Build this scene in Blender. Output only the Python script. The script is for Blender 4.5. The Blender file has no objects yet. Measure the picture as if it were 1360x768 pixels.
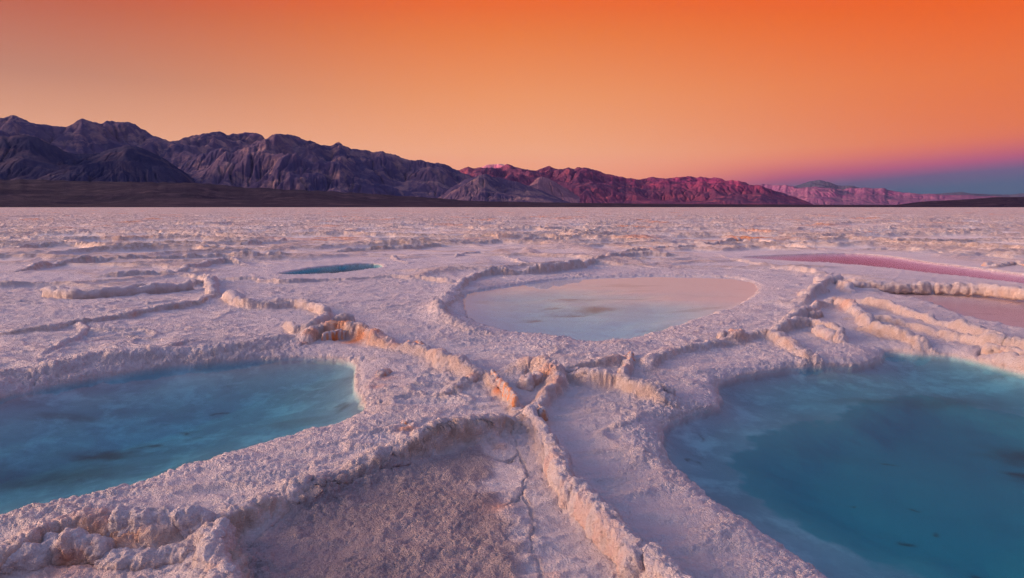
import bpy, math, random
import numpy as np
from mathutils import Vector

SC = bpy.context.scene
COL = SC.collection
R = math.radians
rng = np.random.default_rng(7)
random.seed(7)

# ------------------------------------------------------------------ camera
W0, H0, F0 = 1360.0, 768.0, 886.0          # photo frame and focal length in its pixels
HOR = 275.0                                # row of the true horizon
CAM_H = 1.2
PITCH = math.atan((H0 / 2 - HOR) / F0)
cam_d = bpy.data.cameras.new('camera')
cam = bpy.data.objects.new('camera', cam_d)
COL.objects.link(cam)
cam_d.sensor_width = 36.0
cam_d.lens = 36.0 * F0 / W0
cam_d.clip_start, cam_d.clip_end = 0.05, 200000.0
cam.location = (0, 0, CAM_H)
cam.rotation_euler = (math.pi / 2 - PITCH, 0, 0)
SC.camera = cam

# ------------------------------------------------------------------ view, world, sun
SC.view_settings.view_transform = 'Standard'
SC.view_settings.look = 'None'
SC.view_settings.exposure = 1.0
SC.view_settings.gamma = 1.0
SC.view_settings.use_curve_mapping = False
SC.cycles.use_denoising = True
SC.cycles.denoiser = 'OPENIMAGEDENOISE'
SC.cycles.denoising_input_passes = 'RGB_ALBEDO_NORMAL'
SC.cycles.denoising_prefilter = 'NONE'

SUN_EL = R(4.0)
SUN_H = Vector((-0.80, -0.60, 0)).normalized()      # low in the west: behind and left
SUN_DIR = Vector((SUN_H.x * math.cos(SUN_EL), SUN_H.y * math.cos(SUN_EL), math.sin(SUN_EL)))
sun_d = bpy.data.lights.new('sun', 'SUN')
sun_d.energy = 5.0
sun_d.color = (1.0, 0.11, 0.27)
sun_d.angle = R(0.6)
sun = bpy.data.objects.new('sun', sun_d)
sun.rotation_euler = SUN_DIR.to_track_quat('Z', 'Y').to_euler()
COL.objects.link(sun)


def lin(r, g, b):
    f = lambda c: (c / 255) / 12.92 if c / 255 <= 0.04045 else ((c / 255 + 0.055) / 1.055) ** 2.4
    return (f(r), f(g), f(b), 1)


class NT:
    """small helper over a node tree"""
    def __init__(self, tree):
        self.t = tree
        self.n = tree.nodes
        self.l = tree.links

    def new(self, kind, **kw):
        nd = self.n.new(kind)
        for k, v in kw.items():
            setattr(nd, k, v)
        return nd

    def put(self, sock, v):
        if isinstance(v, bpy.types.NodeSocket):
            self.l.new(v, sock)
        else:
            sock.default_value = v

    def math(self, op, a, b=0.0, c=None, clamp=False):
        nd = self.new('ShaderNodeMath', operation=op, use_clamp=clamp)
        self.put(nd.inputs[0], a)
        self.put(nd.inputs[1], b)
        if c is not None:
            self.put(nd.inputs[2], c)
        return nd.outputs[0]

    def remap(self, v, a, b, c=0.0, d=1.0, smooth=False):
        nd = self.new('ShaderNodeMapRange', clamp=True)
        if smooth:
            nd.interpolation_type = 'SMOOTHSTEP'
        for i, x in enumerate((v, a, b, c, d)):
            self.put(nd.inputs[i], x)
        return nd.outputs[0]

    def mix(self, f, a, b, blend='MIX'):
        nd = self.new('ShaderNodeMix', data_type='RGBA', blend_type=blend)
        self.put(nd.inputs['Factor'], f)
        self.put(nd.inputs[6], a)
        self.put(nd.inputs[7], b)
        return nd.outputs[2]

    def ramp(self, f, stops, interp='LINEAR'):
        nd = self.new('ShaderNodeValToRGB')
        cr = nd.color_ramp
        cr.interpolation = interp
        while len(cr.elements) < len(stops):
            cr.elements.new(0.5)
        for e, (p, c) in zip(cr.elements, stops):
            e.position = p
            e.color = c if len(c) == 4 else (*c, 1)
        self.put(nd.inputs[0], f)
        return nd.outputs[0]

    def noise(self, vec, scale, detail=4.0, rough=0.55, dist=0.0):
        nd = self.new('ShaderNodeTexNoise')
        self.put(nd.inputs['Vector'], vec)
        nd.inputs['Scale'].default_value = scale
        nd.inputs['Detail'].default_value = detail
        nd.inputs['Roughness'].default_value = rough
        nd.inputs['Distortion'].default_value = dist
        return nd.outputs['Fac']

    def attr(self, name):
        return self.new('ShaderNodeAttribute', attribute_name=name).outputs['Fac']

    def mapping(self, vec, scale=(1, 1, 1), rot=(0, 0, 0)):
        nd = self.new('ShaderNodeMapping')
        self.put(nd.inputs[0], vec)
        nd.inputs['Scale'].default_value = scale
        nd.inputs['Rotation'].default_value = rot
        return nd.outputs[0]


world = bpy.data.worlds.new('World')
SC.world = world
world.use_nodes = True
world.node_tree.nodes.clear()
w = NT(world.node_tree)
tc = w.new('ShaderNodeTexCoord')
sp = w.new('ShaderNodeSeparateXYZ')
w.l.new(tc.outputs['Generated'], sp.inputs[0])
dx, dy, dz = sp.outputs
az = w.math('ARCTAN2', dx, dy)
taz = w.remap(az, -0.70, 0.70)
el = w.remap(dz, 0.0, 0.32)
SKY_L = [(0.00, lin(240, 168, 118)), (0.25, lin(230, 168, 128)), (0.50, lin(190, 132, 106)),
         (0.75, lin(188, 98, 72)), (1.00, lin(198, 36, 4))]
SKY_M = [(0.00, lin(240, 144, 108)), (0.25, lin(240, 168, 120)), (0.50, lin(236, 150, 94)),
         (0.75, lin(232, 124, 60)), (1.00, lin(236, 84, 8))]
SKY_R = [(0.00, lin(218, 112, 84)), (0.25, lin(226, 118, 64)), (0.50, lin(232, 116, 52)),
         (0.75, lin(236, 96, 16)), (1.00, lin(240, 66, 0))]
cl, cm, cr_ = w.ramp(el, SKY_L), w.ramp(el, SKY_M), w.ramp(el, SKY_R)
base = w.mix(w.remap(taz, 0.0, 0.5, smooth=True), cl, cm)
base = w.mix(w.remap(taz, 0.5, 1.0, smooth=True), base, cr_)
# belt of Venus and the earth's shadow, rising towards the right
eb = w.remap(az, 0.16, 0.66, 0.013, 0.050)
u = w.math('SUBTRACT', dz, eb)
belt = w.ramp(w.remap(u, -0.05, 0.06), [
    (0.00, lin(30, 92, 112)), (0.28, lin(56, 92, 116)), (0.42, lin(92, 86, 116)),
    (0.55, lin(166, 80, 112)), (0.75, lin(206, 100, 96)), (1.0, lin(228, 118, 74))])
bf = w.math('MULTIPLY', w.remap(u, 0.055, 0.0, 0, 1, True), w.remap(az, 0.08, 0.42, 0, 1, True))
base = w.mix(bf, base, belt)
# away from the lit quarter the horizon turns mauve
side = w.remap(w.math('ABSOLUTE', az), 0.75, 1.5, 0, 1, True)
base = w.mix(side, base, (0.34, 0.24, 0.34, 1))
# high sky: physically based dusk blue, plus a warm lobe added straight left, off the sun's bearing, to light ridge faces
sky = w.new('ShaderNodeTexSky', sky_type='NISHITA', sun_disc=False)
sky.sun_elevation = SUN_EL
sky.sun_rotation = math.atan2(SUN_DIR.x, SUN_DIR.y)
sky.air_density, sky.dust_density, sky.ozone_density = 1.0, 0.5, 4.0
nis = w.mix(1.0, sky.outputs[0], (0.05, 0.05, 0.05, 1), 'MULTIPLY')
high = w.mix(1.0, nis, (0.28, 0.335, 0.60, 1), 'ADD')
dome = w.mix(w.remap(dz, 0.30, 0.52, 0, 1, True), base, high)
GLOW = Vector((-0.985, -0.02, 0.18)).normalized()
gd = w.new('ShaderNodeVectorMath', operation='DOT_PRODUCT')
w.l.new(tc.outputs['Generated'], gd.inputs[0])
gd.inputs[1].default_value = GLOW
glow = w.math('POWER', w.math('MAXIMUM', gd.outputs['Value'], 0.0), 34.0)
gcol = w.new('ShaderNodeVectorMath', operation='SCALE')
gcol.inputs[0].default_value = (44.0, 27.0, 18.0)
w.l.new(glow, gcol.inputs['Scale'])
tot = w.mix(1.0, dome, gcol.outputs[0], 'ADD')
bg = w.new('ShaderNodeBackground')
w.l.new(tot, bg.inputs['Color'])
bg.inputs['Strength'].default_value = 0.5
wo = w.new('ShaderNodeOutputWorld')
w.l.new(bg.outputs[0], wo.inputs[0])

# ------------------------------------------------------------------ numpy noise
M32 = np.uint32(0xFFFFFFFF)


def _hash(ix, iy, seed):
    h = ix.astype(np.int64).astype(np.uint32) * np.uint32(374761393) + iy.astype(np.int64).astype(np.uint32) * np.uint32(668265263) + np.uint32((seed * 974634777 + 12345) & 0xFFFFFFFF)
    h ^= h >> np.uint32(13)
    h *= np.uint32(1274126177)
    h ^= h >> np.uint32(16)
    return h


def hash01(ix, iy, seed):
    return (_hash(ix, iy, seed) & np.uint32(0xFFFFFF)).astype(np.float32) / np.float32(16777216.0)


def pnoise(x, y, seed=0):
    xi, yi = np.floor(x), np.floor(y)
    fx, fy = (x - xi).astype(np.float32), (y - yi).astype(np.float32)
    xi, yi = xi.astype(np.int32), yi.astype(np.int32)
    ux, uy = fx * fx * fx * (fx * (fx * 6 - 15) + 10), fy * fy * fy * (fy * (fy * 6 - 15) + 10)

    def g(ox, oy):
        a = hash01(xi + ox, yi + oy, seed) * np.float32(2 * math.pi)
        return np.cos(a) * (fx - ox) + np.sin(a) * (fy - oy)
    a = g(0, 0); b = g(1, 0); c = g(0, 1); d = g(1, 1)
    ab = a + (b - a) * ux
    cd = c + (d - c) * ux
    return (ab + (cd - ab) * uy) * np.float32(1.5)          # about -1..1


def fbm(x, y, octv=4, seed=0, gain=0.5, lac=2.03):
    s = 0.0
    a = 1.0
    for o in range(octv):
        s = s + a * pnoise(x, y, seed + o * 17)
        x, y, a = x * lac + 3.7, y * lac - 1.3, a * gain
    return s


def ridged(x, y, octv=4, seed=0, gain=0.5, lac=2.03):
    s, a, wgt = 0.0, 1.0, 1.0
    for o in range(octv):
        n = 1 - np.abs(pnoise(x, y, seed + o * 17))
        n = n * n * wgt
        wgt = np.clip(n * 1.6, 0, 1)
        s = s + a * n
        x, y, a = x * lac + 5.1, y * lac + 2.9, a * gain
    return s


def worley(x, y, seed=0, f2=False, jit=0.95):
    xi, yi = np.floor(x).astype(np.int32), np.floor(y).astype(np.int32)
    fx, fy = (x - xi).astype(np.float32), (y - yi).astype(np.float32)
    d1 = np.full(x.shape, 9.0, np.float32)
    d2 = np.full(x.shape, 9.0, np.float32)
    for oy in (-1, 0, 1):
        for ox in (-1, 0, 1):
            px = ox + 0.5 + jit * (hash01(xi + ox, yi + oy, seed) - 0.5) - fx
            py = oy + 0.5 + jit * (hash01(xi + ox, yi + oy, seed + 91) - 0.5) - fy
            d = px * px + py * py
            if f2:
                d2 = np.minimum(d2, np.maximum(d1, d))
            d1 = np.minimum(d1, d)
    return (np.sqrt(d1), np.sqrt(d2)) if f2 else np.sqrt(d1)


def worley3(x, y, z, seed=0, jit=0.95):
    xi, yi, zi = (np.floor(v).astype(np.int32) for v in (x, y, z))
    fx, fy, fz = ((v - i).astype(np.float32) for v, i in ((x, xi), (y, yi), (z, zi)))
    d1 = np.full(x.shape, 9.0, np.float32)
    for oz in (-1, 0, 1):
        zz = (zi + oz) * 7919
        for oy in (-1, 0, 1):
            for ox in (-1, 0, 1):
                h = _hash(xi + ox + zz, yi + oy - zz, seed)
                px = ox + 0.5 + jit * ((h & np.uint32(1023)).astype(np.float32) / 1023 - 0.5) - fx
                py = oy + 0.5 + jit * (((h >> np.uint32(10)) & np.uint32(1023)).astype(np.float32) / 1023 - 0.5) - fy
                pz = oz + 0.5 + jit * (((h >> np.uint32(20)) & np.uint32(1023)).astype(np.float32) / 1023 - 0.5) - fz
                d1 = np.minimum(d1, px * px + py * py + pz * pz)
    return np.sqrt(d1)


def sstep(a, b, x):
    t = np.clip((x - a) / (b - a), 0, 1)
    return t * t * (3 - 2 * t)


# ------------------------------------------------------------------ tracing helpers
CP, SP_ = math.cos(PITCH), math.sin(PITCH)


def ray(px, py):
    a, b = px - W0 / 2, H0 / 2 - py
    return np.array([a, F0 * CP + b * SP_, b * CP - F0 * SP_])


def ground_pt(px, py, z=0.0):
    d = ray(px, max(py, HOR + 2))
    t = (z - CAM_H) / d[2]
    return d[0] * t, d[1] * t


def catmull(pts, n=4, closed=False):
    P = np.array(pts, float)
    out = []
    m = len(P)
    rngi = range(m if closed else m - 1)
    for i in rngi:
        if closed:
            p0, p1, p2, p3 = P[(i - 1) % m], P[i], P[(i + 1) % m], P[(i + 2) % m]
        else:
            p0, p1, p2, p3 = P[max(i - 1, 0)], P[i], P[i + 1], P[min(i + 2, m - 1)]
        for k in range(n):
            t = k / n
            out.append(0.5 * ((2 * p1) + (-p0 + p2) * t + (2 * p0 - 5 * p1 + 4 * p2 - p3) * t * t + (-p0 + 3 * p1 - 3 * p2 + p3) * t ** 3))
    if not closed:
        out.append(P[-1])
    return np.array(out)


def trace(pts, z=0.0, n=3, closed=False):
    q = catmull(pts, n, closed)
    return np.array([ground_pt(x, y, z) for x, y in q])


def finish(name, me, mat, kind=None, label=None, cat=None, group=None, parent=None):
    o = bpy.data.objects.new(name, me)
    COL.objects.link(o)
    if mat:
        me.materials.append(mat)
    if kind:
        o['kind'] = kind
    if label:
        o['label'] = label
    if cat:
        o['category'] = cat
    if group:
        o['group'] = group
    if parent:
        o.parent = parent
    return o


def grid_mesh(name, P, wrap=False, attrs=None, smooth=True):
    """P: (rows, cols, 3) -> quad mesh, numpy fast path"""
    nr, nc = P.shape[:2]
    me = bpy.data.meshes.new(name)
    nv = nr * nc
    me.vertices.add(nv)
    me.vertices.foreach_set('co', np.ascontiguousarray(P, np.float32).reshape(-1))
    i = np.arange(nv, dtype=np.int32).reshape(nr, nc)
    j = np.concatenate([i, i[:, :1]], 1) if wrap else i
    q = np.stack([j[:-1, :-1], j[:-1, 1:], j[1:, 1:], j[1:, :-1]], -1).reshape(-1, 4)
    nf = len(q)
    me.loops.add(nf * 4)
    me.loops.foreach_set('vertex_index', q.reshape(-1))
    me.polygons.add(nf)
    me.polygons.foreach_set('loop_start', np.arange(0, nf * 4, 4, dtype=np.int32))
    if smooth:
        me.polygons.foreach_set('use_smooth', np.ones(nf, bool))
    me.update(calc_edges=True)
    for k, v in (attrs or {}).items():
        a = me.attributes.new(k, 'FLOAT', 'POINT')
        a.data.foreach_set('value', np.ascontiguousarray(v, np.float32).reshape(-1))
    return me


# ------------------------------------------------------------------ materials
def material(name):
    m = bpy.data.materials.new(name)
    m.use_nodes = True
    m.node_tree.nodes.clear()
    t = NT(m.node_tree)
    out = t.new('ShaderNodeOutputMaterial')
    return m, t, out


def salt_material():
    m, t, out = material('salt_crust')
    geo = t.new('ShaderNodeNewGeometry')
    pos = geo.outputs['Position']
    ridge, patch, orange, dirt = t.attr('ridge'), t.attr('patch'), t.attr('orange'), t.attr('dirt')
    floor_, stain = t.attr('bed'), t.attr('stain')
    cav, farr, deep = t.attr('cav'), t.attr('far'), t.attr('deep')
    n_big = t.noise(pos, 1.7, 5, 0.6)
    n_mid = t.noise(pos, 11.0, 5, 0.62)
    n_fine = t.noise(pos, 85.0, 5, 0.75)
    n_grain = t.noise(pos, 330.0, 2, 0.7)
    white = t.mix(t.remap(n_big, 0.3, 0.7), (0.57, 0.515, 0.55, 1), (0.72, 0.655, 0.665, 1))
    white = t.mix(t.remap(n_fine, 0.42, 0.72), white, (0.56, 0.45, 0.45, 1))
    white = t.mix(t.math('MULTIPLY', farr, 0.8), white, (0.90, 0.81, 0.76, 1))  # far salt lightened to stand in for low-angle light on the flat
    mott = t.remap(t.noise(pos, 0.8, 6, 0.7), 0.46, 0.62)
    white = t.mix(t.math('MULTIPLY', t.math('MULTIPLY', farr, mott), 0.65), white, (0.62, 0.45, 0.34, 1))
    # stained crust on the raised edges
    tan = t.mix(t.remap(n_mid, 0.35, 0.7), (0.64, 0.48, 0.40, 1), (0.42, 0.285, 0.22, 1))
    df = t.math('MULTIPLY', dirt, t.remap(t.math('ADD', n_mid, t.math('MULTIPLY', n_fine, 0.4)), 0.40, 0.72))
    col = t.mix(df, white, tan)
    # dust, deepened with painted relief shade, in the hollows between the knobs, clean white knob tops
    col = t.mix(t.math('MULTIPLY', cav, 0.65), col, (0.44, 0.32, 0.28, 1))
    grit = t.remap(n_grain, 0.58, 0.74)
    col = t.mix(t.math('MULTIPLY', grit, 0.5), col, (0.86, 0.80, 0.80, 1))
    # brown clay pavement with salt grains
    clay = t.mix(t.remap(n_fine, 0.40, 0.66), (0.22, 0.17, 0.18, 1), (0.38, 0.31, 0.325, 1))
    clay = t.mix(t.remap(n_grain, 0.56, 0.70), clay, (0.62, 0.53, 0.53, 1))
    clay = t.mix(t.math('MULTIPLY', t.remap(n_big, 0.45, 0.7), 0.55), clay, (0.50, 0.40, 0.41, 1))
    pf = t.math('MULTIPLY', patch, t.remap(t.math('ADD', patch, t.math('MULTIPLY', n_mid, 0.8)), 0.45, 0.95))
    col = t.mix(pf, col, clay)
    rust = t.mix(t.remap(n_mid, 0.4, 0.62), (0.80, 0.36, 0.15, 1), (0.74, 0.20, 0.05, 1))
    of = t.math('MULTIPLY', orange, t.remap(t.math('ADD', n_fine, t.math('MULTIPLY', n_mid, 0.6)), 0.42, 0.76), clamp=True)
    col = t.mix(of, col, rust)
    # pool bed: fine salt mud
    bedc = t.mix(t.remap(n_big, 0.35, 0.65), (0.25, 0.25, 0.28, 1), (0.36, 0.355, 0.38, 1))
    bedc = t.mix(t.math('MULTIPLY', t.remap(t.noise(pos, 4.0, 7, 0.68, 0.3), 0.48, 0.64), 0.60), bedc, (0.56, 0.53, 0.55, 1))
    bedc = t.mix(t.remap(t.noise(pos, 2.3, 7, 0.7, 0.4), 0.56, 0.70, 0, 0.5), bedc, (0.15, 0.16, 0.18, 1))
    bedc = t.mix(t.attr('pale'), bedc, (0.68, 0.69, 0.74, 1))
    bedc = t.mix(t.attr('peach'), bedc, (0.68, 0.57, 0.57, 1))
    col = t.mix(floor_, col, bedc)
    col = t.mix(deep, col, (0.085, 0.25, 0.275, 1))
    col = t.mix(stain, col, (0.09, 0.075, 0.07, 1))
    bs = t.new('ShaderNodeBsdfPrincipled')
    t.put(bs.inputs['Base Color'], col)
    bs.inputs['Roughness'].default_value = 0.58
    bs.inputs['Specular IOR Level'].default_value = 0.5
    # crystal bump
    vor = t.new('ShaderNodeTexVoronoi', feature='F1')
    t.put(vor.inputs['Vector'], pos)
    vor.inputs['Scale'].default_value = 140.0
    hgt = t.math('ADD', t.math('MULTIPLY', n_fine, 1.0), t.math('MULTIPLY', vor.outputs['Distance'], -0.55))
    hgt = t.math('ADD', hgt, t.math('MULTIPLY', n_grain, 0.5))
    hgt = t.math('ADD', hgt, t.math('MULTIPLY', n_mid, 1.2))
    n_far = t.noise(pos, 2.6, 3, 0.6)
    hgt = t.math('ADD', hgt, t.math('MULTIPLY', t.math('MULTIPLY', n_far, farr), 22.0))
    bmp = t.new('ShaderNodeBump')
    t.put(bmp.inputs['Strength'], t.math('MULTIPLY', t.math('SUBTRACT', 1.0, t.math('MULTIPLY', floor_, 0.85)), 1.0))
    bmp.inputs['Distance'].default_value = 0.010
    t.put(bmp.inputs['Height'], hgt)
    t.l.new(bmp.outputs[0], bs.inputs['Normal'])
    t.l.new(bs.outputs[0], out.inputs['Surface'])
    return m


def water_material(name, absorb, density, rough=0.02, gloss=1.0):
    m, t, out = material(name)
    geo = t.new('ShaderNodeNewGeometry')
    fr = t.new('ShaderNodeFresnel')
    fr.inputs['IOR'].default_value = 1.333
    n = t.noise(t.mapping(geo.outputs['Position'], (1, 1.6, 1)), 5.0, 3, 0.5)
    bmp = t.new('ShaderNodeBump')
    bmp.inputs['Strength'].default_value = 0.03
    bmp.inputs['Distance'].default_value = 0.01
    t.put(bmp.inputs['Height'], n)
    gl = t.new('ShaderNodeBsdfGlossy')
    gl.inputs['Roughness'].default_value = rough
    t.l.new(bmp.outputs[0], gl.inputs['Normal'])
    t.l.new(bmp.outputs[0], fr.inputs['Normal'])
    tr = t.new('ShaderNodeBsdfTransparent')
    mx = t.new('ShaderNodeMixShader')
    # only the upper face mirrors
    sepn = t.new('ShaderNodeSeparateXYZ')
    t.l.new(geo.outputs['True Normal'], sepn.inputs[0])
    up = t.math('MULTIPLY', t.math('GREATER_THAN', sepn.outputs[2], 0.5), t.math('SUBTRACT', 1.0, geo.outputs['Backfacing']))
    t.put(mx.inputs[0], t.math('MULTIPLY', t.math('MULTIPLY', fr.outputs[0], gloss), up))
    t.l.new(tr.outputs[0], mx.inputs[1])
    t.l.new(gl.outputs[0], mx.inputs[2])
    t.l.new(mx.outputs[0], out.inputs['Surface'])
    ab = t.new('ShaderNodeVolumeAbsorption')
    ab.inputs['Color'].default_value = (*absorb, 1)
    ab.inputs['Density'].default_value = density
    t.l.new(ab.outputs[0], out.inputs['Volume'])
    return m


def rock_material(name, c1, c2, c3, scale):
    """bare desert rock with bands and scree; scale in 1/m"""
    m, t, out = material(name)
    geo = t.new('ShaderNodeNewGeometry')
    pos = geo.outputs['Position']
    n1 = t.noise(pos, scale, 6, 0.6, 0.4)
    n2 = t.noise(t.mapping(pos, (1, 1, 1.2), (0.5, 0.3, 0.4)), scale * 3.3, 6, 0.65, 0.6)
    col = t.mix(t.remap(n1, 0.35, 0.65), (*c1, 1), (*c2, 1))
    col = t.mix(t.remap(n2, 0.50, 0.68), col, (*c3, 1))
    bs = t.new('ShaderNodeBsdfPrincipled')
    t.put(bs.inputs['Base Color'], col)
    bs.inputs['Roughness'].default_value = 0.95
    bm = t.new('ShaderNodeBump')
    bm.inputs['Strength'].default_value = 0.6
    bm.inputs['Distance'].default_value = 0.03 / scale
    t.put(bm.inputs['Height'], t.noise(pos, scale * 9, 6, 0.65))
    t.l.new(bm.outputs[0], bs.inputs['Normal'])
    bs.inputs['Specular IOR Level'].default_value = 0.1
    t.l.new(bs.outputs[0], out.inputs['Surface'])
    return m


SALT = salt_material()

# ------------------------------------------------------------------ traced plan of the flat
WL = -0.045
POOLS = {
    'left': dict(
        px=[(-320, 600), (-150, 558), (0, 528), (50, 515), (100, 506), (150, 497), (200, 489), (250, 484), (300, 480), (350, 477),
            (400, 475), (440, 476), (466, 480), (476, 488), (472, 500), (475, 516), (481, 530), (485, 541), (482, 549), (466, 557),
            (445, 565), (420, 573), (380, 583), (340, 593), (300, 606), (260, 620), (220, 632), (180, 645), (140, 658), (100, 668),
            (50, 679), (0, 692), (-150, 730), (-330, 760), (-420, 690)],
        shore=0.20, shelf=0.13, slope=0.40,
        absorb=(0.02, 0.80, 0.90), dens=2.6, gloss=0.38,
        label='blue pool at the left edge with dark streaks on its bed', extra=0.05),
    'right': dict(
        px=[(1175, 467), (1215, 469), (1245, 471), (1274, 474), (1310, 482), (1360, 495), (1500, 530), (1640, 590), (1700, 690), (1600, 840),
            (1400, 900), (1220, 850), (1096, 768), (1070, 748), (1040, 727), (1005, 703), (970, 680), (934, 657), (910, 637),
            (891, 620), (880, 598), (879, 580), (886, 563), (920, 548), (950, 539), (955, 524), (950, 510), (962, 505), (984, 500),
            (1020, 493), (1059, 488), (1100, 487), (1141, 485), (1166, 477)],
        shore=0.16, shelf=0.085, slope=0.20,
        absorb=(0.00, 0.81, 0.89), dens=3.1, gloss=0.26,
        label='large teal pool with a deep dark middle at the right', extra=0.0),
    'middle': dict(
        px=[(614, 398), (622, 389), (656, 383), (690, 378), (744, 371), (795, 369), (850, 367), (900, 367), (968, 369), (998, 375),
            (1008, 383), (1000, 394), (985, 403), (962, 414), (930, 424), (885, 439), (846, 449), (805, 455), (778, 455), (744, 449),
            (710, 445), (677, 442), (643, 433), (620, 420)],
        shore=0.40, shelf=0.06, slope=0.5,
        absorb=(0.42, 0.85, 0.93), dens=1.8, gloss=0.75,
        label='pale shallow pool reflecting the peach sky beyond the ridges', extra=0.0),
    'far_left': dict(
        px=[(370, 364), (399, 358.5), (430, 354.5), (460, 352), (484, 350.7), (502, 351), (509, 355), (484, 358.5), (460, 362), (425, 365), (396, 366)],
        shore=0.15, shelf=0.40, slope=0.25, wl=-0.015,
        absorb=(0.03, 0.66, 0.72), dens=2.6, gloss=0.15,
        label='small dark teal sliver of water far left of the pale pool', extra=0.0),
    'pink': dict(
        px=[(985, 342), (1035, 339), (1089, 337), (1137, 337), (1187, 341), (1238, 349), (1289, 355), (1340, 362), (1420, 373), (1440, 384),
            (1370, 379), (1289, 369), (1238, 363.5), (1171, 356), (1103, 350), (1035, 346)],
        shore=0.35, shelf=0.12, slope=0.5, wl=-0.012,
        absorb=(0.78, 0.54, 0.68), dens=1.6, gloss=0.45, rough=0.08,
        label='long thin pink pool in the distance at the right', extra=0.0),
    'far_right': dict(
        px=[(1152, 389), (1187, 386.5), (1255, 387.5), (1360, 392), (1480, 400), (1560, 425), (1480, 462), (1360, 440), (1323, 432), (1282, 422),
            (1258, 413), (1238, 405), (1204, 397), (1170, 392)],
        shore=0.12, shelf=0.05, slope=0.4, gloss=0.35, rough=0.12,
        absorb=(0.78, 0.66, 0.66), dens=2.0,
        label='shallow brownish pool below the long salt wall at the right edge', extra=0.0),
}
DEEP = [(990, 616), (1012, 602), (1038, 587), (1075, 572), (1125, 568), (1150, 553), (1175, 540), (1233, 534), (1315, 549), (1360, 562), (1480, 610),
        (1500, 720), (1420, 800), (1300, 790), (1240, 760), (1212, 748), (1150, 727), (1092, 701), (1042, 674), (1018, 648), (1003, 630)]
PATCH = [(310, 880), (322, 790), (332, 735), (345, 708), (400, 672), (450, 648), (520, 624), (600, 604), (638, 596), (652, 620), (648, 650), (672, 690),
         (690, 730), (705, 790), (720, 880), (560, 960)]

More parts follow.
